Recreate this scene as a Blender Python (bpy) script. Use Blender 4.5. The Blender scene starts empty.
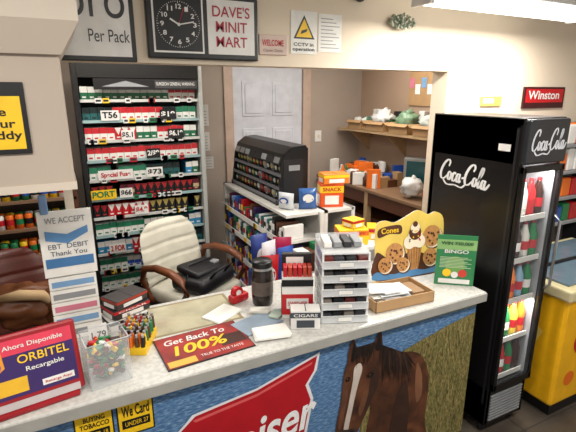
import bpy, bmesh, math, random
from mathutils import Matrix, Vector, Euler, noise
random.seed(7)
SC=bpy.context.scene
R=math.radians
# ---------------- materials ----------------
def lin(c):
    c=c/255.0
    return c/12.92 if c<=0.04045 else ((c+0.055)/1.055)**2.4
MC={}
def mat(rgb,rough=0.5,metal=0.0,name=None,var=0.08,scale=12.0,emit=0,trans=0,alpha=1,bump=0,coat=0,stretch=None):
    key=(tuple(rgb),rough,metal,name,var,scale,emit,trans,alpha,bump,coat)
    if key in MC: return MC[key]
    m=bpy.data.materials.new(name or "mat_%d_%d_%d"%tuple(rgb)); m.use_nodes=True
    nt=m.node_tree; b=nt.nodes['Principled BSDF']
    L=[lin(x) for x in rgb]
    b.inputs['Roughness'].default_value=rough; b.inputs['Metallic'].default_value=metal
    tc=nt.nodes.new('ShaderNodeTexCoord'); n=nt.nodes.new('ShaderNodeTexNoise'); n.inputs['Scale'].default_value=scale; n.inputs['Detail'].default_value=4
    mp=nt.nodes.new('ShaderNodeMapping'); nt.links.new(tc.outputs['Object'],mp.inputs[0]); nt.links.new(mp.outputs[0],n.inputs['Vector'])
    if stretch: mp.inputs['Scale'].default_value=stretch
    r=nt.nodes.new('ShaderNodeValToRGB'); r.color_ramp.elements[0].position=.3; r.color_ramp.elements[1].position=.7
    r.color_ramp.elements[0].color=[max(0,x*(1-var)) for x in L]+[1]; r.color_ramp.elements[1].color=[min(1,x*(1+var)) for x in L]+[1]
    nt.links.new(n.outputs['Fac'],r.inputs[0]); nt.links.new(r.outputs[0],b.inputs['Base Color'])
    if bump:
        bp=nt.nodes.new('ShaderNodeBump'); bp.inputs['Strength'].default_value=bump; bp.inputs['Distance'].default_value=.01
        nt.links.new(n.outputs['Fac'],bp.inputs['Height']); nt.links.new(bp.outputs[0],b.inputs['Normal'])
    if emit:
        nt.links.new(r.outputs[0],b.inputs['Emission Color']); b.inputs['Emission Strength'].default_value=emit
    if trans: b.inputs['Transmission Weight'].default_value=trans
    if alpha<1: b.inputs['Alpha'].default_value=alpha
    if coat: b.inputs['Coat Weight'].default_value=coat
    MC[key]=m; return m
def ramp_mat(name,cols,scale,stretch=(1,1,1),rough=.5,detail=6,dist=0):
    m=bpy.data.materials.new(name); m.use_nodes=True; nt=m.node_tree; b=nt.nodes['Principled BSDF']
    b.inputs['Roughness'].default_value=rough
    tc=nt.nodes.new('ShaderNodeTexCoord'); mp=nt.nodes.new('ShaderNodeMapping'); mp.inputs['Scale'].default_value=stretch
    n=nt.nodes.new('ShaderNodeTexNoise'); n.inputs['Scale'].default_value=scale; n.inputs['Detail'].default_value=detail; n.inputs['Distortion'].default_value=dist
    r=nt.nodes.new('ShaderNodeValToRGB'); e=r.color_ramp.elements
    while len(e)<len(cols): e.new(.5)
    for i,(p,c) in enumerate(cols):
        e[i].position=p; e[i].color=[lin(x) for x in c]+[1]
    nt.links.new(tc.outputs['Object'],mp.inputs[0]); nt.links.new(mp.outputs[0],n.inputs['Vector']); nt.links.new(n.outputs['Fac'],r.inputs[0]); nt.links.new(r.outputs[0],b.inputs['Base Color'])
    return m
WHITE=mat((228,226,222),.45); BLACK=mat((18,18,20),.35); DARK=mat((35,36,40),.5); RED=mat((184,24,32),.4); YEL=mat((240,195,30),.4)
ORANGE=mat((226,108,25),.4); GREEN=mat((28,118,68),.4); BLUE=mat((35,78,165),.4); LBLUE=mat((120,160,200),.4); BROWN=mat((88,50,30),.5)
CARD=mat((176,140,98),.8,name='cardboard'); CREAM=mat((222,210,192),.8); GREY=mat((140,142,145),.5); SILVER=mat((180,182,185),.3,.8)
WOOD=mat((110,60,32),.4,name='wood_arm',scale=6,var=.3); PAPER=mat((232,230,224),.7); TEAL=mat((30,100,104),.4); PINK=mat((205,120,140),.5)
def clear(name,col,al):
    m=bpy.data.materials.new(name); m.use_nodes=True; nt=m.node_tree; b=nt.nodes['Principled BSDF']
    b.inputs['Base Color'].default_value=(*col,1); b.inputs['Roughness'].default_value=.08; b.inputs['Alpha'].default_value=al
    n=nt.nodes.new('ShaderNodeTexNoise'); n.inputs['Scale'].default_value=4; mr=nt.nodes.new('ShaderNodeMapRange'); mr.inputs[3].default_value=.04; mr.inputs[4].default_value=.14
    nt.links.new(n.outputs['Fac'],mr.inputs[0]); nt.links.new(mr.outputs[0],b.inputs['Roughness']); return m
CLEAR=clear('clear_plastic',(.85,.88,.9),.18); DGLASS=clear('cooler_glass',(.2,.22,.24),.10); FROST=clear('frosted_plastic',(.86,.88,.9),.42)
# ---------------- mesh builder ----------------
class M:
    def __init__(s,name): s.n=name; s.v=[]; s.f=[]; s.fm=[]; s.sm=[]; s.ms=[]; s.X=Matrix()
    def mi(s,m):
        if m not in s.ms: s.ms.append(m)
        return s.ms.index(m)
    def raw(s,vs,fs,m,smooth=False,T=None):
        o=len(s.v); A=s.X@T if T is not None else s.X
        s.v+=[tuple(A@Vector(p)) for p in vs]; k=s.mi(m)
        for f in fs: s.f.append([i+o for i in f]); s.fm.append(k); s.sm.append(smooth)
        return s
    def bm(s,b,m,smooth=False,T=None):
        b.verts.ensure_lookup_table(); b.verts.index_update()
        s.raw([tuple(v.co) for v in b.verts],[[v.index for v in f.verts] for f in b.faces],m,smooth,T); b.free(); return s
    def box(s,c,d,m,bev=0,rot=(0,0,0),seg=2,smooth=False):
        T=Matrix.Translation(c)@Euler(rot).to_matrix().to_4x4()
        if bev==0:
            x,y,z=d[0]/2,d[1]/2,d[2]/2
            vs=[(-x,-y,-z),(x,-y,-z),(x,y,-z),(-x,y,-z),(-x,-y,z),(x,-y,z),(x,y,z),(-x,y,z)]
            return s.raw(vs,[(3,2,1,0),(4,5,6,7),(0,1,5,4),(1,2,6,5),(2,3,7,6),(3,0,4,7)],m,False,T)
        b=bmesh.new(); bmesh.ops.create_cube(b,size=1); bmesh.ops.scale(b,vec=d,verts=b.verts)
        bmesh.ops.bevel(b,geom=list(b.edges),offset=bev,segments=seg,profile=.5,affect='EDGES')
        return s.bm(b,m,smooth,T)
    def bx(s,x0,x1,y0,y1,z0,z1,m,bev=0): return s.box(((x0+x1)/2,(y0+y1)/2,(z0+z1)/2),(abs(x1-x0),abs(y1-y0),abs(z1-z0)),m,bev)
    def cyl(s,c,r,h,m,seg=24,r2=None,rot=(0,0,0)):
        b=bmesh.new(); bmesh.ops.create_cone(b,cap_ends=True,segments=seg,radius1=r,radius2=r if r2 is None else r2,depth=h)
        return s.bm(b,m,False,Matrix.Translation(c)@Euler(rot).to_matrix().to_4x4())
    def lathe(s,prof,c,m,seg=28,rot=(0,0,0)):
        vs=[];fs=[];n=len(prof)
        for i in range(seg):
            a=2*math.pi*i/seg
            for r,z in prof: vs.append((r*math.cos(a),r*math.sin(a),z))
        for i in range(seg):
            j=(i+1)%seg
            for k in range(n-1): fs.append((i*n+k,j*n+k,j*n+k+1,i*n+k+1))
        return s.raw(vs,fs,m,True,Matrix.Translation(c)@Euler(rot).to_matrix().to_4x4())
    def sph(s,c,r,m,sub=2,jit=0,rot=(0,0,0),seed=0,fr=2.0):
        b=bmesh.new(); bmesh.ops.create_icosphere(b,subdivisions=sub,radius=1)
        if jit:
            for v in b.verts: v.co*=1+jit*noise.noise(v.co*fr+Vector((seed*3.1,seed,0)))
        if isinstance(r,(int,float)): r=(r,r,r)
        bmesh.ops.scale(b,vec=r,verts=b.verts)
        return s.bm(b,m,True,Matrix.Translation(c)@Euler(rot).to_matrix().to_4x4())
    def tube(s,pts,r,m,seg=10,closed=False):
        pts=[Vector(p) for p in pts]; vs=[];fs=[];n=len(pts)
        rr=r if isinstance(r,(list,tuple)) else [r]*n
        up=Vector((.13,.21,.97)).normalized()
        for i,p in enumerate(pts):
            t=(pts[min(i+1,n-1)]-pts[max(i-1,0)]).normalized()
            a=t.cross(up)
            if a.length<.05: a=t.cross(Vector((1,0,0)))
            a.normalize(); b2=t.cross(a)
            for k in range(seg):
                q=2*math.pi*k/seg; vs.append(tuple(p+(a*math.cos(q)+b2*math.sin(q))*rr[i]))
        for i in range(n-1):
            for k in range(seg):
                l=(k+1)%seg; fs.append((i*seg+k,i*seg+l,(i+1)*seg+l,(i+1)*seg+k))
        fs.append(tuple(range(seg-1,-1,-1))); fs.append(tuple((n-1)*seg+k for k in range(seg)))
        return s.raw(vs,fs,m,True)
    def xz(s,pts,y,m):   # flat printed shape facing -Y
        return s.raw([(p[0],y,p[1]) for p in pts],[tuple(range(len(pts)))],m)
    def disc(s,cx,cz,r,y,m,n=24,rx=None):
        return s.xz([(cx+(rx or r)*math.cos(2*math.pi*i/n),cz+r*math.sin(2*math.pi*i/n)) for i in range(n)],y,m)
    def done(s,loc=(0,0,0),rz=0,rx=0,parent=None,scale=1):
        me=bpy.data.meshes.new(s.n); me.from_pydata(s.v,[],s.f)
        for m in s.ms: me.materials.append(m)
        for i,p in enumerate(me.polygons): p.material_index=s.fm[i]; p.use_smooth=s.sm[i]
        me.update()
        o=bpy.data.objects.new(s.n,me); SC.collection.objects.link(o); o.location=loc; o.rotation_euler=(rx,0,rz); o.scale=(scale,)*3
        if parent: o.parent=parent
        return o
def smooth_pts(pts,closed=True,k=5):
    n=len(pts); out=[]
    rng=range(n) if closed else range(n-1)
    for i in rng:
        g=lambda j: pts[j%n] if closed else pts[max(0,min(n-1,j))]
        p0,p1,p2,p3=g(i-1),g(i),g(i+1),g(i+2)
        for q in range(k):
            t=q/k
            out.append(tuple(.5*((2*p1[d])+(-p0[d]+p2[d])*t+(2*p0[d]-5*p1[d]+4*p2[d]-p3[d])*t*t+(-p0[d]+3*p1[d]-3*p2[d]+p3[d])*t**3) for d in range(2)))
    if not closed: out.append(pts[-1])
    return out
FY=(R(90),0,0); FX=(R(90),0,R(-90)); FZ=(0,0,0)
def text(par,s,loc,w,h,m,rot=FY,shear=0,ext=.0008,bold=0,name='lettering'):
    c=bpy.data.curves.new(name,'FONT'); c.body=s; c.size=1; c.align_x='CENTER'; c.align_y='CENTER'; c.shear=shear; c.extrude=0; c.offset=bold
    o=bpy.data.objects.new(name,c); SC.collection.objects.link(o); bpy.context.view_layer.update()
    d=o.dimensions; sx=w/max(d.x,.01); sy=h/max(d.y,.01)
    o.scale=(sx,sy,1); o.rotation_euler=rot; o.location=loc; o.data.materials.append(m)
    if par: o.parent=par
    return o
def ell(cx,cz,rx,rz,a0,a1,n=14): return [(cx+rx*math.cos(R(a0+(a1-a0)*i/n)),cz+rz*math.sin(R(a0+(a1-a0)*i/n))) for i in range(n+1)]
STROKES=[
 [(1.02,1.12),(1.12,1.42),(.92,1.62),(.55,1.45),(.22,.98),(.12,.45),(.32,.08),(.7,.10),(1.05,.42)],
 ell(1.32,.40,.20,.32,60,430), [(1.45,.62),(1.62,.55),(1.75,.5)],
 [(2.12,.62),(2.0,.74),(1.82,.62),(1.74,.34),(1.86,.08),(2.1,.12),(2.3,.42)],
 ell(2.48,.38,.19,.32,40,400), [(2.70,.74),(2.64,.35),(2.72,.08),(2.9,.22)],
 [(2.92,.42),(3.22,.52)],
 [(4.2,1.15),(4.32,1.45),(4.1,1.66),(3.72,1.45),(3.42,.95),(3.36,.42),(3.56,.06),(3.95,.12),(4.3,.45)],
 [(.55,.02),(1.2,-.32),(2.2,-.22),(3.1,-.28),(3.56,.06)],
 ell(4.56,.40,.20,.32,60,430), [(4.70,.62),(4.9,.6)],
 [(4.9,.5),(5.25,1.1),(5.3,1.5),(5.15,1.5),(5.02,.9),(5.0,.25),(5.15,.06),(5.35,.3)],
 ell(5.58,.38,.19,.32,40,400), [(5.80,.74),(5.74,.35),(5.84,.08),(6.05,.2),(6.3,.55)]]
def script(s,w,h,m,T,bw=1.0):
    sc=w/6.3; sz=h/2.0
    for si,st in enumerate(STROKES):
        P=smooth_pts(st,False,5) if len(st)<12 else st
        vs=[]
        for i,p in enumerate(P):
            a=P[max(i-1,0)]; b=P[min(i+1,len(P)-1)]; dx,dz=b[0]-a[0],b[1]-a[1]; L=math.hypot(dx,dz) or 1
            t=i/(len(P)-1); wd=bw*(.045+.11*abs(dz/L))*(.45+.55*math.sin(math.pi*min(1,max(0,t)))**.5)
            nx,nz=-dz/L,dx/L
            for sg in (-1,1):
                x=p[0]+nx*wd*sg; z=p[1]+nz*wd*sg; vs.append(((x-3.15+ .12*z)*sc,-.00002*si,(z-.65)*sz))
        s.raw(vs,[(2*i,2*i+1,2*i+3,2*i+2) for i in range(len(P)-1)],m,False,T)
# ---------------- room ----------------
WALLF=mat((224,209,188),.85,name='painted_wall_cream',var=.03,scale=3,bump=.05)
WALLI=mat((168,154,142),.85,name='painted_wall_taupe',var=.04,scale=3)
TAN=mat((172,146,124),.85,name='painted_wall_tan',var=.04,scale=3)
FLOORM=ramp_mat('floor_tile_mat',[(.3,(56,50,44)),(.7,(88,80,72))],3,rough=.35)
CEIL=mat((225,222,214),.9,name='ceiling_paint')
HY=2.2
def room(n,*a,m=WALLF): return M(n).bx(*a,m).done()
f=M('floor'); f.bx(-2.2,5.2,-1.2,4.5,-.06,0,FLOORM)
for i in range(-4,11):
    f.bx(i*.46-.002,i*.46+.002,-1.2,2.2,0,.0006,DARK)
for i in range(-2,5): f.bx(-2.2,5.2,i*.46-.002,i*.46+.002,0,.0006,DARK)
f.done()
room('ceiling',-2.2,5.2,-1.2,4.5,2.64,2.7,m=CEIL)
w=M('wall_front'); w.bx(-2.1,2.246,HY,HY+.13,2.10,2.64,WALLF); w.bx(2.246,5.1,HY,HY+.13,0,2.64,WALLF); w.done()
w=M('wall_back'); w.bx(-2.1,1.56,4.3,4.4,0,2.64,WALLI); w.bx(2.34,3.2,4.3,4.4,0,2.64,WALLI); w.bx(1.56,2.34,4.3,4.4,2.22,2.64,WALLI); w.done()
room('wall_left',-2.2,-2.1,-1.2,4.4,0,2.64,m=WALLI)
room('wall_inner',3.1,3.2,HY+.13,4.3,0,2.64,m=TAN)
room('wall_right',5.1,5.2,-1.2,HY+.13,0,2.64)
M('baseboard_back').bx(-2.1,1.47,4.285,4.3,0,.1,WHITE).bx(2.43,3.1,4.285,4.3,0,.1,WHITE).done()
M('trim_1').bx(2.246,2.262,HY-.004,HY+.0,0,2.1,CREAM).done()
DOOR=mat((202,204,212),.45,name='door_paint'); TR=mat((190,166,150),.5,name='door_trim_paint')
d=M('door_1'); d.bx(1.565,2.335,4.302,4.34,0,2.21,DOOR)
for (a,b) in ((1.66,1.91),(1.99,2.24)):
    for (z0,z1) in ((.2,.85),(.98,1.62),(1.74,2.08)):
        d.bx(a,b,4.294,4.303,z0,z1,DOOR,.004); d.bx(a+.03,b-.03,4.286,4.296,z0+.03,z1-.03,DOOR,.003)
d.lathe([(0,-.03),(.02,-.028),(.028,0),(.02,.02),(.012,.05)],(1.62,4.255,.98),SILVER,rot=(R(-90),0,0)); d.done()
M('trim_2').bx(1.47,1.56,4.275,4.299,0,2.31,TR).bx(2.34,2.43,4.275,4.299,0,2.31,TR).bx(1.47,2.43,4.275,4.299,2.22,2.31,TR).done()
sw=M('light_switch'); sw.bx(2.5,2.58,4.29,4.3,1.45,1.57,WHITE,.003); sw.bx(2.53,2.55,4.28,4.29,1.49,1.53,CREAM); sw.done()
# ---------------- fluorescent fixtures ----------------
TUBE=mat((255,253,246),.5,emit=5,name='tube_glow',var=0)
def fixture(x0,x1,y,z,power):
    o=M('fluorescent_ceiling_light'); o.bx(x0,x1,y-.07,y+.07,z+.06,z+.09,WHITE,.01)
    o.box(((x0+x1)/2,y,z+.025),(x1-x0-.04,.11,.06),TUBE,.02)
    o.bx(x0,x0+.025,y-.065,y+.065,z-.01,z+.07,WHITE); o.bx(x1-.025,x1,y-.065,y+.065,z-.01,z+.07,WHITE)
    for xx in (x0+.15,x1-.15): o.cyl((xx,y,(z+.09+2.64)/2),.008,2.64-z-.09,SILVER,8)
    ob=o.done()
    l=bpy.data.lights.new('tube_lamp','AREA'); l.shape='RECTANGLE'; l.size=(x1-x0)*.95; l.size_y=.16; l.energy=power; l.color=(1,.95,.88)
    lo=bpy.data.objects.new('tube_lamp',l); SC.collection.objects.link(lo); lo.location=((x0+x1)/2,y,z-.03); lo.parent=ob
fixture(1.62,2.86,1.80,2.385,36)
fixture(-.9,.5,.5,2.5,28)
fixture(1.2,2.6,.4,2.5,34)
fixture(-.3,.9,2.9,2.5,18)
fixture(1.5,2.8,3.2,2.5,22)
w=bpy.data.worlds.new('world'); SC.world=w; w.use_nodes=True; w.node_tree.nodes['Background'].inputs[0].default_value=(1,.97,.93,1); w.node_tree.nodes['Background'].inputs[1].default_value=.62
# ---------------- service counter ----------------
CT=ramp_mat('laminate_top',[(.35,(188,187,182)),(.6,(206,205,200))],60,rough=.25)
EDGE=mat((164,162,156),.4,name='counter_edge')
CB=mat((120,112,104),.7,name='counter_body')
Z=.97
c=M('service_counter')
c.bx(-1.6,1.86,1.50,2.03,0,Z-.045,CB); c.bx(-1.62,1.89,1.445,2.08,Z-.045,Z,CT,.006); c.bx(-1.62,1.89,1.441,1.446,Z-.05,Z-.008,EDGE)
c.bx(-1.6,1.86,1.49,1.5,0,.1,BLACK)
c.bx(.22,.66,1.755,2.05,Z,Z+.0006,mat((150,140,112),.08,name='glass_inset')); c.bx(.235,.645,1.77,2.035,Z,Z+.0008,mat((182,176,150),.06,name='glass_inset_centre',var=.2,scale=8))
cto=c.done()
WATER=ramp_mat('printed_lake',[(.30,(50,84,128)),(.5,(84,122,164)),(.64,(118,152,186)),(.82,(176,196,210))],40,(1,1,3.6),.35)
GRASS=ramp_mat('printed_grass',[(.3,(70,72,38)),(.5,(124,114,66)),(.7,(160,142,92))],40,(2.2,1,1.2),.4)
HORSE=ramp_mat('printed_horse_coat',[(.25,(40,24,17)),(.5,(78,45,28)),(.78,(122,74,47))],7,(1,1,1),.4,10,.6)
MANE=ramp_mat('printed_mane',[(.3,(20,13,11)),(.7,(44,28,21))],40,(1,1,.4),.4)
py=1.474
p=M('lake_horse_poster')
p.bx(-1.6,1.86,1.476,1.499,.1,Z-.05,WATER)
p.xz([(1.30,.70),(1.38,.755),(1.48,.78),(1.58,.80),(1.66,.82),(1.76,.835),(1.858,.85),(1.858,.1),(1.12,.1),(1.14,.42),(1.2,.6)],py,GRASS)
p.xz([(-1.6,.895),(.4,.897),(1.2,.893),(1.858,.888),(1.858,.92),(-1.6,.92)],py-.0003,mat((126,134,104),.5))
gc=[mat((180,160,104),.5),mat((88,94,50),.5),mat((146,134,80),.5),mat((70,62,36),.5),mat((112,112,64),.5)]
for i in range(1000):
    x=1.12+.735*random.random()**.7; top=.70+.10*(x-1.2); z=random.uniform(.1,top); h=random.uniform(.04,.11); l=random.uniform(-.035,.035)
    if x+l>1.855 or x+l<1.1 or z+h>.915: continue
    if x<1.25 and z>.40: continue
    p.xz([(x-.0018,z),(x+.0018,z),(x+l,z+h)],py-.0006-.0003*(i%3),gc[i%5])
hy=py-.002
body=[(1.20,.80),(1.28,.80),(1.36,.755),(1.43,.735),(1.49,.70),(1.54,.62),(1.565,.50),(1.56,.30),(1.56,.10),(1.16,.10),(1.165,.30),(1.19,.48),(1.18,.62)]
p.xz(smooth_pts(body),hy,HORSE)
head=[(1.045,.79),(1.048,.84),(1.072,.905),(1.10,.845),(1.14,.852),(1.185,.845),(1.226,.905),(1.242,.83),(1.247,.74),(1.235,.64),(1.205,.55),(1.17,.48),(1.14,.42),(1.112,.37),(1.075,.345),(1.035,.347),(1.003,.375),(.992,.42),(1.002,.50),(1.016,.58),(1.022,.66),(1.028,.73)]
p.xz(smooth_pts(head),hy-.001,HORSE)
DK=mat((20,14,12),.4); MID=mat((100,62,41),.5,var=.3); LT=mat((132,88,62),.5,var=.25)
p.xz(smooth_pts([(1.20,.72),(1.235,.68),(1.225,.60),(1.195,.54),(1.165,.49),(1.155,.53),(1.175,.60),(1.185,.67)]),hy-.0014,mat((52,31,21),.5,var=.3))
p.xz(smooth_pts([(1.155,.63),(1.175,.60),(1.16,.53),(1.135,.47),(1.12,.50),(1.135,.57)]),hy-.0015,MID)
p.xz(smooth_pts([(1.03,.72),(1.05,.72),(1.055,.62),(1.035,.50),(1.02,.44),(1.008,.46),(1.022,.58)]),hy-.0014,MID)
p.xz(smooth_pts([(1.065,.79),(1.077,.88),(1.093,.83),(1.088,.79)]),hy-.002,DK); p.xz(smooth_pts([(1.198,.82),(1.22,.882),(1.232,.83),(1.222,.80)]),hy-.002,DK)
p.xz(smooth_pts([(1.085,.75),(1.115,.765),(1.13,.73),(1.115,.67),(1.098,.60),(1.083,.52),(1.07,.45),(1.062,.41),(1.04,.40),(1.04,.45),(1.055,.53),(1.07,.62),(1.08,.69)]),hy-.0022,mat((196,184,174),.5,var=.15))
random.seed(3)
for i in range(60):
    x=random.uniform(1.09,1.195); p.xz([(x-.004,.855),(x+.005,.85),(x+random.uniform(-.03,.02),random.uniform(.74,.81))],hy-.0026-.00001*i,MANE if i%3 else DK)
for i in range(130):
    t=random.random(); x=1.235+.17*t; z=.83-.10*t; p.xz([(x-.005,z),(x+.006,z-.004),(x+random.uniform(-.01,.06)+.02*t,z-random.uniform(.08,.22))],hy-.0026-.00001*i,MANE if i%4 else mat((66,42,30),.5))
for (ex,ez,rx) in ((1.050,.70,.010),(1.178,.683,.017)):
    p.xz(smooth_pts([(ex-rx*1.3,ez),(ex,ez+.014),(ex+rx*1.3,ez+.002),(ex,ez-.012)]),hy-.0045,DK); p.disc(ex-.004,ez+.004,.003,hy-.0048,LT,8)
p.xz(smooth_pts([(1.0,.40),(1.02,.43),(1.06,.42),(1.10,.41),(1.115,.378),(1.075,.347),(1.035,.349),(1.005,.375)]),hy-.0024,mat((58,44,40),.5,var=.25))
p.disc(1.017,.395,.014,hy-.003,DK,rx=.008); p.disc(1.085,.392,.016,hy-.003,DK,rx=.011); p.xz([(1.01,.366),(1.06,.358),(1.105,.372),(1.06,.353)],hy-.003,DK)
p.xz(smooth_pts([(1.42,.10),(1.44,.40),(1.40,.58),(1.34,.45),(1.31,.10)]),hy-.001,mat((52,31,21),.5,var=.3))
p.xz(smooth_pts([(1.47,.66),(1.51,.58),(1.52,.46),(1.49,.42),(1.47,.52)]),hy-.001,LT)
LR=mat((176,22,34),.35)
p.xz([(.02,.50),(.30,.74),(.33,.77),(.60,.80),(.90,.885),(.885,.80),(.845,.74),(.87,.66),(.84,.50),(.80,.36),(.02,.36)],hy,mat((225,225,228),.4))
p.xz([(.03,.50),(.31,.735),(.34,.76),(.60,.79),(.885,.87),(.87,.80),(.828,.74),(.855,.66),(.825,.50),(.79,.37),(.03,.37)],hy-.001,LR)
p.xz([(.33,.745),(.60,.775),(.862,.848),(.858,.835),(.60,.762),(.34,.733)],hy-.0014,mat((214,90,90),.4))
po=p.done()
text(po,'Budweiser',(.45,hy-.004,.545),.84,.18,mat((238,238,238),.4),rot=(R(90),R(-8),0),shear=.4,bold=.02)
for i,(x,a,b_) in enumerate(((-.01,'BUYING\nTOBACCO','UNDER 18'),(.128,'We Card','UNDER 27'))):
    s=M('tobacco_notice'); s.bx(x-.065,x+.062,1.4735,1.4755,.77,.905,BLACK); s.bx(x-.06,x+.057,1.4725,1.4737,.775,.90,YEL); s.bx(x-.05,x+.047,1.4715,1.4727,.80,.835,BLACK)
    so=s.done(parent=po); text(so,a,(x,1.471,.868),.095,.045,BLACK,bold=.02); text(so,b_,(x,1.4705,.817),.08,.018,YEL)
# ---------------- overhead cabinet (left) ----------------
CAB=mat((180,166,152),.7,name='cabinet_paint',var=.04,scale=3); CAB2=mat((204,192,177),.7,name='cabinet_cap',var=.03,scale=3)
o=M('overhead_cabinet'); o.bx(-1.7,.03,1.60,2.08,1.68,2.11,CAB,.006)
vs=[(-1.75,1.58,2.08),(.035,1.58,2.08),(.035,2.1,2.08),(-1.75,2.1,2.08),(-1.78,1.52,2.17),(.09,1.52,2.17),(.09,2.13,2.17),(-1.78,2.13,2.17),(-1.78,1.52,2.64),(.09,1.52,2.64),(.09,2.13,2.64),(-1.78,2.13,2.64)]
o.raw(vs,[(3,2,1,0),(0,1,5,4),(1,2,6,5),(2,3,7,6),(3,0,4,7),(4,5,9,8),(5,6,10,9),(6,7,11,10),(7,4,8,11)],CAB2)
o.bx(-1.7,.034,1.596,2.084,1.665,1.69,CAB2); o.bx(-.012,.022,2.035,2.07,Z+.001,1.68,CREAM); o.done()
s=M('wireless_store_sign'); s.bx(-.30,-.078,1.588,1.598,1.79,2.0,BLACK,.002); s.bx(-.29,-.092,1.586,1.588,1.805,1.96,YEL); so=s.done()
text(so,'Be\nyour\nbuddy',(-.155,1.585,1.88),.11,.10,BLACK,bold=.02)
# ---------------- header wall signs ----------------
sy=HY-.001
s=M('wall_clock_sign'); s.bx(.40,.93,sy-.035,sy,2.12,2.41,BLACK,.006); s.bx(.425,.655,sy-.038,sy-.034,2.145,2.385,WHITE); s.bx(.675,.908,sy-.038,sy-.034,2.145,2.385,WHITE)
s.bx(.433,.647,sy-.04,sy-.037,2.153,2.377,BLACK)
cx,cz=.54,2.265
for k in range(60):
    a=R(6*k); r1=.098; r0=.094 if k%5 else .088
    s.box((cx+math.sin(a)*(r0+r1)/2,sy-.041,cz+math.cos(a)*(r0+r1)/2),(.002,.001,r1-r0),WHITE,rot=(0,a,0))
for a,l,wd in ((R(-60),.045,.007),(R(78),.07,.005),(R(20),.075,.002)):
    s.box((cx+math.sin(a)*l/2,sy-.043,cz+math.cos(a)*l/2),(wd,.001,l),WHITE if wd>.003 else RED,rot=(0,a,0))
s.disc(cx,cz,.007,sy-.044,WHITE); so=s.done()
for k in range(1,13):
    a=R(30*k); text(so,str(k),(cx+math.sin(a)*.074,sy-.042,cz+math.cos(a)*.074),.016 if k<10 else .024,.02,WHITE,bold=.02)
text(so,"DAVE'S\nMINIT\nMART",(.79,sy-.04,2.265),.185,.18,mat((170,30,56),.4),bold=.01)
s=M('tobacco_price_wall_sign'); s.bx(-.35,.35,sy-.03,sy,2.10,2.62,BLACK,.004); s.bx(-.33,.33,sy-.032,sy-.029,2.12,2.60,WHITE); so=s.done()
text(so,'Marlboro',(.0,sy-.034,2.34),.62,.15,BLACK); text(so,'Per Pack',(.24,sy-.034,2.20),.165,.05,BLACK)
s=M('welcome_wall_sign'); s.bx(.945,1.10,sy-.012,sy,2.155,2.25,mat((206,184,172),.5),.003); so=s.done(); text(so,'WELCOME',(1.02,sy-.014,2.21),.12,.03,RED,bold=.02); text(so,'Open Daily',(1.02,sy-.014,2.175),.11,.016,BROWN)
s=M('cctv_wall_sign'); s.bx(1.125,1.28,sy-.004,sy,2.165,2.375,PAPER); s.xz([(1.14,2.24),(1.265,2.24),(1.2025,2.355)],sy-.005,BLACK); s.xz([(1.155,2.248),(1.25,2.248),(1.2025,2.338)],sy-.006,YEL)
s.xz([(1.18,2.262),(1.215,2.275),(1.222,2.29),(1.187,2.28)],sy-.007,BLACK); so=s.done(); text(so,'CCTV in\noperation',(1.2,sy-.006,2.2),.13,.045,BLACK,bold=.02)
s=M('printed_wall_sign'); s.bx(1.29,1.435,sy-.003,sy,2.18,2.37,PAPER)
for i in range(9): s.bx(1.305,1.42-.02*(i%3),sy-.004,sy-.003,2.2+i*.018,2.204+i*.018,GREY)
s.done()
s=M('security_camera'); s.cyl((1.53,sy-.03,2.50),.035,.05,WHITE); s.sph((1.53,sy-.03,2.47),.032,DARK); s.bx(1.51,1.55,sy-.03,sy,2.48,2.53,WHITE); s.done()
s=M('leaf_wall_garland')
for i in range(90):
    a=random.uniform(0,6.28); rr=random.random()**.6
    s.sph((1.82+rr*.095*math.cos(a),sy-.03-random.random()*.015,2.36+rr*.038*math.sin(a)),(.014,.005,.008),[mat((124,134,112),.6),mat((200,200,186),.6),mat((104,118,96),.6)][i%3],1,rot=(random.random(),random.random()*3,random.random()*3))
s.sph((1.82,sy-.016,2.36),(.088,.016,.03),mat((140,142,124),.7),2,.3); s.done()
s=M('tobacco_wall_sign'); s.bx(2.98,3.44,sy-.015,sy,1.86,2.01,mat((60,16,20),.4),.003); s.bx(3.0,3.42,sy-.017,sy-.015,1.90,1.995,RED); so=s.done(); text(so,'Winston',(3.2,sy-.019,1.95),.35,.06,WHITE,bold=.02)
s=M('price_wall_sign'); s.bx(2.56,2.76,sy-.01,sy,1.88,1.945,mat((196,166,90),.5),.002); s.bx(2.58,2.68,sy-.012,sy-.01,1.9,1.93,WHITE); s.done()
# ---------------- beverage cooler ----------------
BLK=mat((13,13,15),.32,name='cooler_black_enamel',var=.2,scale=2)
x0,x1,y0,y1=2.04,2.37,1.47,2.07
k=M('beverage_cooler')
k.bx(x0,x0+.03,y0,y1,.06,1.85,BLK,.006); k.bx(x1-.03,x1,y0,y1,.06,1.85,BLK,.006); k.bx(x0,x1,y1-.03,y1,.06,1.85,BLK)
k.bx(x0,x1,y0,y1,1.81,1.85,BLK,.005); k.bx(x0,x1,y0,y1,.06,.30,BLK); k.bx(x0,x1,y0+.02,y1,1.62,1.82,BLK)
k.bx(x0+.005,x1-.005,y0-.03,y0+.02,1.62,1.845,mat((40,42,46),.25),.012)
for i in range(9): k.bx(x0+.03,x1-.03,y0-.008,y0,.09+i*.02,.10+i*.02,GREY)
k.bx(x0+.004,x0+.028,y0-.03,y0-.004,.31,1.61,BLK,.004); k.bx(x1-.028,x1-.004,y0-.03,y0-.004,.31,1.61,BLK,.004); k.bx(x0+.004,x1-.004,y0-.03,y0-.004,1.58,1.61,BLK); k.bx(x0+.004,x1-.004,y0-.03,y0-.004,.31,.35,BLK)
k.bx(x0+.028,x1-.028,y0-.022,y0-.018,.35,1.58,DGLASS)
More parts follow.
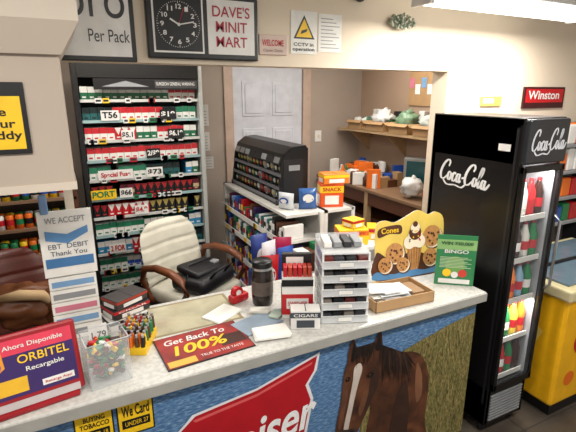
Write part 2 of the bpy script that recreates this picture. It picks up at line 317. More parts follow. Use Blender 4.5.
k.tube([(x1-.016,y0-.03,.9),(x1-.016,y0-.06,.93),(x1-.016,y0-.06,1.3),(x1-.016,y0-.03,1.33)],.008,SILVER)
k.bx(x0+.03,x0+.034,y0,y1-.03,.3,1.62,mat((150,152,156),.5)); k.bx(x1-.034,x1-.03,y0,y1-.03,.3,1.62,mat((150,152,156),.5)); k.bx(x0+.03,x1-.03,y1-.04,y1-.03,.3,1.6,mat((150,152,156),.5))
k.bx(x0+.036,x0+.05,y0+.0,y0+.012,.4,1.56,mat((255,250,240),.5,emit=2.5,name='cooler_tube',var=0))
bc=[mat((170,26,30),.2),mat((48,24,16),.15),mat((30,120,66),.2),mat((226,120,34),.2),mat((130,165,190),.2),mat((206,204,196),.2),mat((60,30,20),.15),mat((220,190,60),.2)]
random.seed(5)
for i,z in enumerate((.36,.60,.84,1.08,1.32)):
    k.bx(x0+.035,x1-.035,y0+.02,y1-.04,z-.008,z,SILVER); k.bx(x0+.036,x1-.036,y0+.014,y0+.02,z-.014,z+.016,mat((206,206,200),.4))
    for j in range(4):
        cm=random.choice(bc)
        for q in range(4):
            k.lathe([(.0,0),(.027,0),(.029,.02),(.029,.13),(.012,.185),(.012,.2),(0,.2)],(x0+.066+j*.066,y0+.055+q*.1,z),cm,12); k.lathe([(.0295,.05),(.0295,.1)],(x0+.066+j*.066,y0+.055+q*.1,z),random.choice([RED,WHITE,cm]),12)
            k.cyl((x0+.066+j*.066,y0+.055+q*.1,z+.2),.013,.015,RED,8)
for xx in (x0+.04,x1-.04):
    for yy in (y0+.05,y1-.05): k.cyl((xx,yy,.03),.02,.06,BLACK,10)
k.bx(x0-.001,x0,y0+.02,y0+.035,.2,1.8,mat((34,34,38),.3))
k.bx(x0-.003,x0,y0+.06,y0+.13,1.68,1.715,WHITE)
SW=mat((225,225,225),.4)
script(k,.36,.15,SW,Matrix.Translation((x0-.002,1.81,1.51))@Matrix.Rotation(R(-90),4,'Z')@Matrix.Rotation(R(3),4,'Y'))
script(k,.27,.13,mat((190,192,198),.4),Matrix.Translation(((x0+x1)/2,y0-.0315,1.73)))
ko=k.done()
for zz in (1.57,.82):
    l=bpy.data.lights.new('cooler_lamp','AREA'); l.shape='RECTANGLE'; l.size=.24; l.size_y=.04; l.energy=2.2; l.color=(1,.97,.92)
    lo=bpy.data.objects.new('cooler_lamp',l); SC.collection.objects.link(lo); lo.location=((x0+x1)/2,y0+.004,zz); lo.rotation_euler=(R(28),0,0); lo.parent=ko
# freezer + rack
fz=M('ice_cream_chest_freezer'); YF=mat((236,176,24),.35,name='freezer_yellow')
fz.bx(2.52,3.5,1.38,1.98,.08,.80,YF,.02); fz.bx(2.50,3.52,1.36,2.0,.80,.87,mat((200,190,150),.4),.012); fz.bx(2.56,3.46,1.42,1.94,.87,.885,mat((96,116,130),.1),.003); fz.bx(2.56,3.46,1.66,1.68,.885,.90,BLACK)
fz.bx(2.55,3.47,1.4,1.96,0,.08,BLACK)
fz.disc(2.75,.5,.1,1.378,RED); fz.disc(2.75,.5,.075,1.377,WHITE); fz.disc(3.05,.38,.13,1.378,mat((90,44,22),.4)); fz.disc(2.66,.25,.05,1.378,ORANGE)
fz.raw([(2.518,1.9,.3),(2.518,1.6,.3),(2.518,1.5,.55),(2.518,1.75,.7)],[(0,1,2,3)],mat((240,210,110),.4)); fz.done()
g=M('snack_shelf_rack'); g.bx(2.5,3.7,2.165,2.19,0,1.75,mat((90,86,80),.5)); g.bx(2.48,2.51,2.02,2.19,0,1.75,DARK); g.bx(3.67,3.7,2.02,2.19,0,1.75,DARK)
for z in (1.0,1.2,1.4,1.6): 
    g.bx(2.5,3.68,2.02,2.17,z-.02,z,GREY)
    xx=2.52
    while xx<3.55:
        wd=random.uniform(.07,.12); hh=random.uniform(.12,.17); g.box((xx+wd/2,2.08,z+hh/2),(wd*.9,.08,hh),random.choice([YEL,GREEN,RED,ORANGE,BLUE,WHITE,BROWN]),.012); xx+=wd
g.done()
# ---------------- cigarette rack ----------------
rk=M('cigarette_display_rack'); RX0,RX1,RY=.155,.985,3.5
RF=mat((48,92,98),.45,name='rack_frame')
rk.bx(RX0,RX1,3.78,3.8,.1,2.2,DARK); rk.bx(RX0-.03,RX0,3.46,3.8,.0,2.2,BLACK); rk.bx(RX1,RX1+.03,3.46,3.8,.0,2.2,mat((170,172,168),.5))
rk.bx(RX0,RX1,3.46,3.8,0,.45,DARK); rk.bx(RX0,RX1,3.45,3.8,2.07,2.2,BLACK)
rows=[]; z=.50
while z<2.0: rows.append(z); z+=.142
pk=M('cigarette_packs')
W2=(228,226,220)
pal=[[W2,(190,30,40)],[(26,104,68),W2],[W2,(180,140,60)],[(36,60,140),(200,205,220)],[(15,15,18),(30,120,74)],[W2,(34,120,88)],[(190,24,34),W2],[(110,20,40),(190,170,130)],[(50,130,175),W2],[(14,14,16),(170,30,36)],[(190,186,170),(60,50,44)],[W2,(40,76,165)],[(30,90,90),(12,30,30)],[(20,20,24),(170,150,80)]]
random.seed(21)
rowsel=[[3,5,1,8,9,11],[3,11,5,8],[12,1,3,8,6],[3,8,1,12,5],[7,6,3,9,13,1],[6,0,6,7,9],[1,5,12,0,8],[6,0,0,6,5],[6,0,1,9],[0,5,2,12,6],[12,1,4,0],[9,1,5,6]]
for i,z in enumerate(rows):
    yy=RY
    rk.bx(RX0,RX1,yy,3.78,z-.012,z,RF); rk.bx(RX0,RX1,yy-.008,yy,z-.016,z+.004,mat((150,178,178),.4) if i%2 else mat((200,200,196),.4))
    x=RX0+.008; grp=0
    while x<RX1-.05:
        if grp==0: pr=pal[random.choice(rowsel[i%len(rowsel)])]; grp=random.randint(2,5)
        grp-=1
        a=mat(pr[0],.4); b=mat(pr[1],.4); y=yy+.012+random.random()*.01; hh=.094-.006*random.random()
        if random.random()<.03: x+=.05; continue
        pk.bx(x,x+.048,y,y+.18,z+.001,z+hh,a); st=(pr[0][0]+pr[1][1])%3
        if st==0: pk.bx(x,x+.048,y-.001,y,z+hh*.55,z+hh,b)
        elif st==1: pk.bx(x,x+.048,y-.001,y,z+hh*.3,z+hh*.6,b)
        else: pk.xz([(x,z+hh),(x+.048,z+hh),(x+.024,z+hh*.4)],y-.001,b)
        pk.bx(x+.012,x+.036,y-.002,y-.001,z+.014,z+.024,b); x+=.0505
    for q in range(8):
        xx=random.uniform(RX0+.02,RX1-.07); wd=random.uniform(.03,.055); rk.bx(xx,xx+wd,yy-.011,yy-.008,z-.022,z+.012,random.choice([WHITE,WHITE,YEL,GREEN,WHITE,RED]))
        rk.bx(xx+.006,xx+wd-.006,yy-.0118,yy-.011,z-.012,z+.003,DARK)
rko=rk.done(); pk.done()
for (xx,zi,s_,cm,wd) in ((.34,6,'Special Fuse',RED,.24),(.62,6,'$73',BLACK,.12),(.34,9,'T56',BLACK,.12),(.75,9,'$19',WHITE,.12),(.24,5,'PORT',GREEN,.18),(.40,5,'$66',BLACK,.09),(.62,7,'2/$9',WHITE,.1),(.8,8,'$6.19',WHITE,.12),(.5,4,'$4.9',RED,.1),(.8,3,'$58',BLACK,.1),(.3,2,'2 FOR',RED,.12),(.45,8,'$5.1',BLACK,.09)):
    z=rows[zi]; s=M('shelf_price_card'); bg=BLACK if cm in (WHITE,) else (YEL if cm is GREEN else WHITE); s.bx(xx-wd/2,xx+wd/2,3.484,3.49,z+.0,z+.07,bg); so=s.done(parent=rko); text(so,s_,(xx,3.482,z+.036),wd*.85,.045,cm,bold=.03)
s=M('rack_header_sign'); s.bx(.25,.98,3.44,3.449,1.99,2.065,BLACK); s.xz([(.30,2.01),(.62,2.01),(.46,2.05)],3.438,GREY); s.bx(.66,.97,3.437,3.439,2.0,2.055,mat((60,60,62),.5)); so=s.done(parent=rko); text(so,'SURGEON GENERAL WARNING',(.81,3.435,2.03),.28,.022,WHITE)
s=M('wall_paper_sign')
for (xx,zz,h) in ((1.24,1.66,.2),(1.24,1.42,.18),(1.27,1.24,.12)):
    s.bx(xx-.07,xx+.07,4.293,4.299,zz,zz+h,mat((196,192,186),.6))
    for j in range(5): s.bx(xx-.055,xx+.05,4.291,4.293,zz+.02+j*.028,zz+.026+j*.028,GREY)
s.done()
s=M('wall_storage_shelf'); s.bx(-1.5,.06,3.5,3.8,.0,.05,BROWN)
for z in (.45,.85,1.05,1.25,1.5): s.bx(-1.5,.06,3.5,3.8,z-.02,z,mat((130,100,76),.6))
s.bx(-1.5,-1.47,3.5,3.8,0,1.7,BROWN); s.bx(.04,.07,3.5,3.8,0,1.7,BROWN); s.bx(-1.5,.07,3.79,3.81,0,1.7,mat((96,76,60),.7)); sto=s.done()
s=M('canned_goods')
for z in (.45,.85,1.05,1.25):
    for rr in (0,1):
        x=-1.42
        while x<0.0:
            s.lathe([(0,0),(.026,0),(.026,.095),(.022,.10),(0,.10)],(x,3.55+.06*rr,z),random.choice([YEL,GREEN,ORANGE,WHITE,YEL]),10); s.lathe([(.0265,.03),(.0265,.07)],(x,3.55+.06*rr,z),random.choice([RED,GREEN,BLUE,BLACK]),10); x+=.058
s.done()
# ---------------- middle gondola ----------------
gd=M('white_merchandise_gondola'); WS=mat((212,210,204),.4)
gd.bx(1.60,1.63,2.6,3.9,0,1.17,WS); gd.bx(1.30,1.63,3.87,3.9,0,1.17,WS); gd.bx(1.55,1.58,2.57,2.6,0,1.17,WS)
gd.bx(1.30,1.85,2.6,3.9,1.15,1.17,WS)
for z in (.12,.36,.60,.80,.98): gd.bx(1.28,1.60,2.6,3.9,z-.018,z,WS); gd.bx(1.272,1.28,2.6,3.9,z-.025,z+.015,WHITE)
for z in (.12,.36,.60,.80): gd.bx(1.30,1.85,2.42,2.6,z-.018,z,WS); gd.bx(1.30,1.85,2.412,2.42,z-.025,z+.015,WHITE)
gd.bx(1.83,1.86,2.6,3.9,0,1.17,WS)
for q in range(26):
    y=random.uniform(2.62,3.8); z=random.choice((.36,.60,.80,.98)); gd.bx(1.269,1.272,y,y+.06,z-.022,z+.012,random.choice([YEL,RED,PAPER,PAPER]))
gd.done()
s=M('packaged_snack_goods')
cols=[RED,BLUE,WHITE,DARK,GREEN,mat((90,20,60),.4),LBLUE,PINK,BLACK,mat((180,170,155),.5),TEAL,BROWN,mat((60,40,90),.4),WHITE]
for z,h in ((.12,.2),(.36,.2),(.60,.15),(.80,.14),(.98,.14)):
    y=2.62
    while y<3.8:
        wd=random.uniform(.03,.07); hh=h*random.uniform(.55,.98); cm=random.choice(cols); s.box((1.37,y+wd/2,z+hh/2),(.16,wd*.88,hh),cm,.006,rot=(0,0,random.uniform(-.15,.15))); s.box((1.287,y+wd/2,z+hh*.5),(.002,wd*.6,hh*.35),random.choice([WHITE,YEL,RED,DARK])); y+=wd
for z,h in ((.12,.2),(.36,.2),(.60,.17),(.80,.2)):
    x=1.32
    while x<1.74:
        wd=random.uniform(.04,.09); hh=h*random.uniform(.7,.95); s.box((x+wd/2,2.5,z+hh/2),(wd*.92,.12,hh),random.choice(cols),.006); x+=wd
s.done()
s=M('tobacco_tin_display'); yA,yB=2.88,3.84
prof=[(1.36,1.17),(1.36,1.20),(1.37,1.21),(1.40,1.46),(1.43,1.54),(1.50,1.59),(1.60,1.60),(1.62,1.57),(1.62,1.17)]
n=len(prof)
for ya,yb in ((yA,yA+.02),(yB-.02,yB)):
    vs=[(p_[0],ya,p_[1]) for p_ in prof]+[(p_[0],yb,p_[1]) for p_ in prof]
    s.raw(vs,[tuple(range(n)),tuple(range(2*n-1,n-1,-1))]+[(i,(i+1)%n,n+(i+1)%n,n+i) for i in range(n)],BLACK)
s.bx(1.60,1.62,yA,yB,1.17,1.58,BLACK); s.bx(1.37,1.62,yA,yB,1.17,1.20,BLACK)
vs=[(p_[0],y,p_[1]) for y in (yA,yB) for p_ in prof[3:7]]; s.raw(vs,[(i,i+1,i+5,i+4) for i in range(3)],BLACK)
for q,z in enumerate((1.20,1.295,1.39)):
    s.bx(1.375+q*.012,1.6,yA,yB,z-.008,z,DARK); s.bx(1.366+q*.012,1.372+q*.012,yA,yB,z-.012,z+.012,mat((100,100,105),.3))
    y=yA+.06
    while y<yB-.04:
        s.cyl((1.405+q*.012,y,z+.036),.033,.016,random.choice([mat((30,70,50),.4),mat((110,30,30),.4),SILVER,mat((50,56,50),.4),DARK,GREY]),14,rot=(0,R(80),0)); s.cyl((1.394+q*.012,y,z+.038),.016,.004,random.choice([mat((190,190,185),.4),mat((150,60,50),.4),mat((170,150,90),.4)]),10,rot=(0,R(80),0)); y+=.07
for i in range(8): s.box((1.412,yA+.1+i*.115,1.49),(.004,.09,.045),random.choice([GREY,DARK,SILVER]),rot=(0,R(18),0))
s.bx(1.42,1.58,yA-.003,yA,1.23,1.5,mat((30,30,33),.4)); s.bx(1.46,1.55,yA-.005,yA-.003,1.42,1.46,GREY)
s.done()
def bag(name,c,size,m,m2=None,rz=0,tilt=0,par=None):
    b=M(name)
    nx,nz=8,10; vs=[];fs=[]
    for side in (-1,1):
        for j in range(nz+1):
            for i in range(nx+1):
                u=i/nx*2-1; v=j/nz*2-1
                th=(max(0,(1-u**4))*max(0,1-abs(v)**3))**.6
                vs.append((u*size[0]/2*(1-.06*(1-abs(v))),side*(size[1]/2*th*(1+.25*noise.noise(Vector((u*2+c[0]*9,v*2,side))))+.001),v*size[2]/2+size[2]/2))
    N=(nx+1)*(nz+1)
    for k_ in (0,1):
        for j in range(nz):
            for i in range(nx):
                a=k_*N+j*(nx+1)+i; q=(a,a+1,a+nx+2,a+nx+1); fs.append(q if k_==0 else q[::-1])
    b.raw(vs,fs,m,True)
    if m2:
        b.disc(0,size[2]*.55,size[2]*.2,-size[1]/2-.002,m2,rx=size[0]*.3); b.disc(0,size[2]*.55,size[2]*.11,-size[1]/2-.004,WHITE,rx=size[0]*.2)
    return b.done(c,rz,tilt,par)
bag('chip_bag',(1.52,2.70,1.171),(.13,.06,.15),mat((50,90,150),.25),WHITE,R(-20))
bag('chip_bag',(1.38,2.76,1.171),(.13,.06,.12),mat((200,204,208),.25),BLUE,R(-60))
s=M('snack_dump_bin'); bX0,bX1,bY0,bY1=1.0,1.265,2.28,2.56
s.bx(bX0,bX1,bY0,bY1,.0,.03,DARK); s.bx(bX0,bX0+.01,bY0,bY1,0,.86,mat((40,60,120),.4)); s.bx(bX1-.01,bX1,bY0,bY1,0,.86,mat((40,60,120),.4)); s.bx(bX0,bX1,bY0,bY0+.01,0,.86,mat((40,60,120),.4)); s.bx(bX0,bX1,bY1-.01,bY1,0,.86,mat((40,60,120),.4)); s.bx(bX0+.01,bX1-.01,bY0+.01,bY1-.01,.72,.73,DARK)
bo=s.done()
for (x,y,cm,c2,rz,h) in ((1.06,2.36,RED,WHITE,-10,.28),(1.19,2.38,BLUE,RED,8,.30),(1.10,2.47,mat((225,225,228),.3),BLUE,20,.33),(1.21,2.48,mat((170,26,70),.3),YEL,-25,.34),(1.07,2.51,mat((40,60,130),.3),WHITE,5,.36)):
    bag('snack_bag',(x,y,.735),(.12,.05,h),cm,c2,R(rz),R(random.uniform(-6,4)),bo)
s=M('low_storage_cabinet'); s.bx(1.48,2.0,2.12,2.38,0,1.03,mat((180,176,168),.5),.004); s.bx(1.46,2.02,2.11,2.39,1.03,1.05,WHITE)
s.bx(1.735,1.74,2.115,2.12,.1,.95,BLACK); s.done()
def carton(name,c,size,base,band,lab=None,rz=0,labm=None):
    b=M(name); x,y,z=size; b.box((0,0,z/2),size,base,.003); b.bx(-x/2-.001,x/2+.001,-y/2-.001,y/2+.001,z*.62,z*.9,band)
    b.bx(-x*.3,x*.3,-y/2-.003,-y/2,z*.12,z*.5,WHITE if base is not WHITE else band); b.bx(-x/2-.003,-x/2,-y*.3,y*.3,z*.12,z*.5,WHITE if base is not WHITE else band)
    b.bx(-.002,.002,-y/2,y/2,z,z+.001,DARK)
    o=b.done(c,rz)
    if lab: text(o,lab,(0,-y/2-.004,z*.76),x*.8,z*.16,labm or WHITE,bold=.02)
    return o
carton('candy_carton',(1.58,2.24,1.051),(.19,.13,.10),YEL,ORANGE,'CANDY',R(-20),RED)
carton('candy_carton',(1.79,2.25,1.051),(.13,.13,.08),YEL,RED,None,R(-35))
carton('candy_carton',(1.60,2.25,1.153),(.10,.10,.05),mat((244,200,60),.4),RED,None,R(10))
carton('cracker_carton',(1.72,2.72,1.171),(.17,.12,.17),mat((216,80,24),.4),YEL,'SNACK',R(-20),RED)
carton('cracker_carton',(1.74,2.71,1.342),(.19,.13,.07),mat((236,120,30),.4),YEL,None,R(-12))
# ---------------- inner shelf and desk ----------------
s=M('plywood_wall_shelf'); PLY=mat((178,148,110),.6,name='plywood',var=.15,scale=8)
s.bx(2.76,3.1,2.6,4.25,1.58,1.60,PLY)
for y in (2.9,3.5,4.1): s.raw([(3.1,y,1.35),(3.1,y,1.58),(2.82,y,1.58),(3.1,y+.02,1.35),(3.1,y+.02,1.58),(2.82,y+.02,1.58)],[(0,1,2),(5,4,3),(0,2,5,3)],PLY)
s.done()
s=M('back_work_desk'); s.bx(2.5,3.09,2.45,4.25,1.07,1.10,mat((130,100,74),.5),.004)
for (xx,yy) in ((2.54,2.5),(2.54,4.2),(3.05,2.5),(3.05,4.2),(2.54,3.35)): s.bx(xx-.025,xx+.025,yy-.025,yy+.025,0,1.07,PLY)
s.bx(2.54,3.05,2.5,4.2,.5,.52,PLY); s.bx(2.52,2.54,2.5,4.2,.95,1.07,BROWN); s.done()
def openbox(name,c,size,rz=0,m=CARD,sack=None):
    b=M(name); x,y,z=size; t=.006
    b.bx(-x/2,x/2,-y/2,y/2,0,t,m); b.bx(-x/2,-x/2+t,-y/2,y/2,0,z,m); b.bx(x/2-t,x/2,-y/2,y/2,0,z,m); b.bx(-x/2,x/2,-y/2,-y/2+t,0,z,m); b.bx(-x/2,x/2,y/2-t,y/2,0,z,m)
    b.box((0,-y/2-z*.15,z*.9),(x,z*.45,t),m,rot=(R(35),0,0)); b.box((-x/2-z*.15,0,z*.9),(z*.45,y,t),m,rot=(0,R(-35),0))
    for i in range(8): b.box((random.uniform(-x*.25,x*.25),random.uniform(-y*.3,y*.3),z*.75),(x*.3,y*.2,z*1.1),random.choice([WHITE,GREY,GREEN,CARD,PAPER,BLUE,DARK]),rot=(random.random()*.4,random.random()*.4,random.random()*3))
    if sack: b.sph((0,0,z+.03),(x*.42,y*.45,.08),sack,3,.6,seed=c[1]*7,fr=2.8); b.sph((x*.1,0,z+.10),(.04,.04,.04),sack,2,.6)
    return b.done(c,rz)
PB=[mat((196,204,196),.4),mat((112,140,110),.4),mat((212,212,206),.4),None]
for i,(y,sx) in enumerate(((2.93,.26),(3.27,.24),(3.62,.26),(3.95,.22))): openbox('cardboard_box',(2.88,y,1.601),(.22,sx,.09),R(4),sack=PB[i])
def sack(name,c,r,m,seed):
    b=M(name); b.sph((0,0,r[2]*.95),r,m,3,.45,seed=seed,fr=2.6); b.sph((r[0]*.2,0,r[2]*1.7),(r[0]*.3,r[1]*.3,r[2]*.5),m,2,.6,seed=seed+5); return b.done(c)
sack('plastic_bag',(2.62,2.86,1.12),(.09,.09,.08),mat((205,205,202),.4),7); sack('plastic_bag',(2.62,2.62,1.12),(.07,.07,.08),mat((170,34,36),.4),9)
s=M('desk_supply_clutter'); random.seed(11)
for i in range(54):
    x=random.uniform(2.56,2.98); y=random.uniform(3.32,4.15); h=random.uniform(.03,.20); s.box((x,y,1.10+h/2),(random.uniform(.04,.14),random.uniform(.04,.16),h),random.choice([PAPER,CARD,PAPER,DARK,GREY,RED,BLUE,GREEN,BROWN,ORANGE,WHITE]),.003,rot=(0,0,random.random()*3))
for i in range(8):
    s.lathe([(0,0),(.03,0),(.03,.08),(.015,.1),(.015,.13),(0,.13)],(random.uniform(2.56,2.7),random.uniform(3.3,4.0),1.10),random.choice([WHITE,ORANGE,BROWN,GREEN]),12)
s.done()
s=M('under_desk_storage')
for i in range(7): hh=random.uniform(.22,.32); s.box((2.78,2.66+i*.235,.521+hh/2),(.36,.2,hh),random.choice([CARD,CARD,GREY,DARK,BROWN]),.004,rot=(0,0,random.uniform(-.1,.1)))
s.done()
s=M('shelf_supply_clutter')
for i in range(13):
    h=random.uniform(.12,.22); s.box((3.05,2.66+i*.115,1.602+h/2),(.06,random.uniform(.05,.1),h),random.choice([PAPER,CARD,DARK,BLUE,GREY,WHITE]),.003)
s.done()
s=M('crt_monitor'); MG=mat((120,120,116),.5); s.box((0,0,.17),(.32,.06,.27),MG,.015); s.box((0,-.031,.175),(.26,.01,.20),mat((24,70,74),.15),.004); s.box((0,.10,.17),(.24,.16,.22),MG,.03); s.cyl((0,.05,.02),.1,.04,MG); s.done((2.88,3.03,1.10),R(-55))
s=M('wall_notice_board'); s.bx(3.085,3.1,3.0,3.5,1.85,2.2,CARD)
for i in range(6): s.box((3.083,3.06+i*.08,2.0+.06*(i%2)),(.002,.065,.09),[PAPER,YEL,PAPER,LBLUE,PAPER,PINK][i])
s.done()
# ---------------- chairs ----------------
def chair(name,loc,rz,cush,frame,seat=.56,top=1.08,Wd=.46):
    b=M(name)
    for i in range(5):
        a=R(72*i+10); b.tube([(0,0,.12),(math.cos(a)*.14,math.sin(a)*.14,.11),(math.cos(a)*.29,math.sin(a)*.29,.075)],[.03,.025,.018],BLACK,8)
        b.cyl((math.cos(a)*.29,math.sin(a)*.29,.03),.03,.03,BLACK,14,rot=(R(90),0,a)); b.cyl((math.cos(a)*.29,math.sin(a)*.29,.062),.012,.03,BLACK,8)
    b.cyl((0,0,.1+(seat-.2)/2),.028,seat-.12,SILVER); b.box((0,0,seat-.1),(.2,.24,.04),BLACK,.01)
    b.box((0,0,seat-.035),(.5,.48,.10),cush,.04,seg=4,smooth=True)
    H=top-seat-.02; nx,nz=16,36; vs=[];fs=[]
    def P(u,v,side):
        ww=Wd/2*(1-.10*v*v+.04*math.sin(v*3)); ww*= (1-.30*max(0,(v-.75)/.25)**2)
        y=.24+.10*(v)**1.2-.05*(u*u)
        th=.035*(1-u**6)*(1-abs(2*v-1)**6)**.5
        groove=.012*max(0,1-abs(((v*4)%1)-.5)/.12) if .1<v<.95 else 0
        return (u*ww, y+side*(th-(groove if side<0 else 0))+(-.02), seat+.02+H*v)
    for side in (-1,1):
        for j in range(nz+1):
            for i in range(nx+1): vs.append(P(i/nx*2-1,j/nz,side))
    N=(nx+1)*(nz+1)
    for k_ in (0,1):
        for j in range(nz):
            for i in range(nx):
                a=k_*N+j*(nx+1)+i; q=(a,a+1,a+nx+2,a+nx+1); fs.append(q if k_==0 else q[::-1])
    b.raw(vs,fs,cush,True)
    b.tube([(0,.15,seat-.1),(0,.30,seat-.06),(0,.30,seat+.2)],.02,BLACK,8)
    for s_ in (-1,1):
        X=s_*.27
        b.tube([(X*.85,.12,seat-.08),(X,.14,seat-.04),(X*1.03,.20,seat+.08),(X*1.03,.17,seat+.17),(X*1.03,.05,seat+.20),(X*1.03,-.10,seat+.195),(X*1.03,-.2,seat+.16),(X*1.02,-.23,seat+.08),(X,-.16,seat-.02),(X*.85,-.1,seat-.08)],[.016,.02,.022,.024,.026,.028,.026,.02,.02,.016],frame,10)
    return b.done(loc,rz)
chair('office_chair',(.73,2.92,0),R(28),mat((200,196,180),.5,name='cream_vinyl'),WOOD,.66,1.09,.50)
chair('office_chair',(-.32,2.86,0),R(20),mat((84,36,26),.4,name='oxblood_leather'),WOOD,.60,1.02)
s=M('leather_jacket'); LJ=mat((112,66,38),.45,name='brown_leather',bump=.3)
s.sph((0,0,0),(.20,.12,.13),LJ,4,.45,seed=3,fr=1.8); s.sph((.14,-.03,-.02),(.09,.08,.13),LJ,3,.4,seed=6); s.tube([(-.12,-.08,.1),(-.02,-.12,.12),(.08,-.1,.09),(.14,-.06,.0)],[.02,.03,.03,.02],mat((190,160,120),.8),8); s.done((-.27,2.74,.80))
s=M('laptop_bag'); BG=mat((20,20,24),.5,name='black_nylon',bump=.2); s.box((0,0,.06),(.38,.28,.11),BG,.04,seg=4,smooth=True); s.box((.0,.02,.125),(.30,.20,.05),BG,.02,seg=3,smooth=True,rot=(R(10),R(6),0)); s.tube([(-.08,-.12,.10),(-.07,-.18,.17),(.07,-.18,.17),(.08,-.12,.10)],.009,BG,8)
s.tube([(-.17,.0,.10),(-.1,.05,.17),(.1,.02,.165),(.18,.08,.10),(.22,.0,.03)],.008,BG,8); s.box((.12,.0,.135),(.06,.05,.02),GREY,.004); s.done((.78,2.84,.676),R(35))
# ---------------- counter-top objects ----------------
T=Z+.001
s=M('prepaid_card_display_screen'); DR=mat((150,16,28),.35,name='terminal_red')
s.box((0,.07,.012),(.32,.2,.024),DR,.008); s.box((0,.09,.1),(.10,.05,.18),DR,.012)
s.X=Matrix.Translation((0,0,.02))@Matrix.Rotation(R(-20),4,'X')
s.box((0,0,.15),(.37,.03,.30),DR,.012); s.bx(-.165,.165,-.017,-.0145,.045,.275,mat((56,34,96),.3,name='screen_purple')); s.bx(-.165,.165,-.018,-.017,.215,.275,mat((214,60,84),.3)); s.bx(-.165,-.02,-.0185,-.017,.06,.12,mat((226,176,40),.3))
s.xz([(-.165,.275),(-.165,.12),(-.09,.17),(-.10,.275)],-.0187,mat((230,150,40),.3)); s.disc(-.13,.18,.028,-.0192,mat((110,70,170),.3)); s.bx(.03,.15,-.019,-.017,.06,.085,WHITE)
s.bx(-.165,.165,-.018,-.017,.0,.03,mat((190,180,180),.4)); s.X=Matrix(); so=s.done((-.168,1.500,T),R(8),scale=.80)
rt=(R(90)-R(20),0,0)
def ts(txt,x,zz,wd,h,m):
    v=Matrix.Translation((0,0,.02))@Matrix.Rotation(R(-20),4,'X')@Vector((x,-.021,zz)); return text(so,txt,tuple(v),wd,h,m,rot=rt,bold=.01)
ts('Ahora Disponible',.02,.245,.22,.024,WHITE); ts('ORBITEL',.05,.188,.19,.034,YEL); ts('Recargable',.05,.145,.14,.024,WHITE); ts('Recarga Aqui',.09,.072,.10,.014,RED)
def bin_(name,loc,rz,w,d,h):
    s=M(name); t=.003; s.bx(-w/2,w/2,-d/2,d/2,0,t,CLEAR); s.bx(-w/2,-w/2+t,-d/2,d/2,0,h,CLEAR); s.bx(w/2-t,w/2,-d/2,d/2,0,h,CLEAR); s.bx(-w/2,w/2,-d/2,-d/2+t,0,h,CLEAR); s.bx(-w/2,w/2,d/2-t,d/2,0,h,CLEAR)
    for a,b_ in (((-w/2,-d/2),(w/2,-d/2)),((w/2,-d/2),(w/2,d/2)),((w/2,d/2),(-w/2,d/2)),((-w/2,d/2),(-w/2,-d/2))): s.tube([(*a,h),(*b_,h)],.0022,mat((190,194,196),.3),6)
    for i in range(230):
        x=random.uniform(-w/2+.03,w/2-.03); y=random.uniform(-d/2+.03,d/2-.03); z=random.uniform(.025,h*.80)
        s.box((x,y,z),(.045,.018,.012),random.choice([RED,GREEN,YEL,WHITE,mat((120,30,40),.4),mat((20,90,50),.4),GREEN,mat((60,30,24),.4),RED]),.003,rot=(random.random()*3,random.uniform(-.4,.4),random.random()*6))
    return s.done(loc,rz)
bin_('candy_bin',(.055,1.57,T),R(8),.14,.13,.17)
s=M('lighter_tray'); s.bx(-.06,.06,-.085,.085,0,.03,YEL); random.seed(9)
for i in range(5):
    for j in range(7): s.cyl((-.048+i*.024,-.072+j*.024,.045+.003*j),.009,.055,random.choice([RED,YEL,GREEN,ORANGE,BROWN,BLACK]),8,rot=(random.uniform(-.1,.1),random.uniform(-.1,.1),0)); s.cyl((-.048+i*.024,-.072+j*.024,.078+.003*j),.006,.012,SILVER,8)
s.done((.185,1.745,T),R(-25))
carton('cigar_box',(.165,1.96,T),(.17,.12,.05),WHITE,BLACK,None,R(15)); carton('cigar_box',(.175,1.965,T+.052),(.17,.12,.045),mat((40,40,44),.4),RED,'CIGAR',R(22)); carton('cigar_box',(.175,1.965,T+.099),(.16,.11,.04),mat((54,50,50),.4),mat((160,50,30),.4),None,R(30))
s=M('price_tag_stand'); s.bx(-.035,.035,-.02,.02,0,.006,WHITE); s.box((0,0,.05),(.07,.004,.09),WHITE,rot=(R(-10),0,0)); so=s.done((.045,1.80,T),R(0)); text(so,'1.79',(0,-.004,.05),.055,.03,BLACK,rot=(R(80),0,0),bold=.02)
s=M('brochure_stand'); s.bx(-.09,.09,-.05,.05,0,.01,WHITE); s.bx(-.09,.09,.03,.036,0,.30,WHITE)
for i in range(5): s.bx(-.09,.09,-.05+.012*i,-.046+.012*i,.01+.05*i,.06+.05*i,PAPER); s.bx(-.08,.08,-.051+.012*i,-.05+.012*i,.02+.05*i,.045+.05*i,[GREY,LBLUE,PINK,GREY,LBLUE][i])
s.bx(-.1,.1,.02,.026,.26,.54,PAPER); s.bx(-.09,.09,.018,.02,.30,.34,mat((70,120,170),.4)); s.xz([(-.08,.42),(0,.40),(.08,.44),(.08,.47),(0,.44),(-.08,.46)],.018,mat((90,140,190),.4))
s.box((-.07,.02,.57),(.03,.02,.08),mat((110,140,180),.4),.006); so=s.done((-.02,1.955,T)); text(so,'WE ACCEPT',(0,.017,.50),.15,.025,GREY,bold=.01); text(so,'EBT  DEBIT\nThank You',(0,.017,.375),.15,.05,mat((60,70,90),.4))
s=M('counter_mat'); s.box((0,0,.002),(.36,.24,.004),mat((30,12,10),.4),.001); s.box((0,0,.0045),(.35,.23,.001),ramp_mat('mat_print',[(.3,(100,12,14)),(.7,(172,36,24))],10)); s.bx(-.17,-.06,-.11,-.07,.005,.0056,mat((210,170,60),.4)); s.bx(.06,.17,-.06,.02,.005,.0056,mat((60,26,18),.4)); so=s.done((.43,1.62,T),R(3))
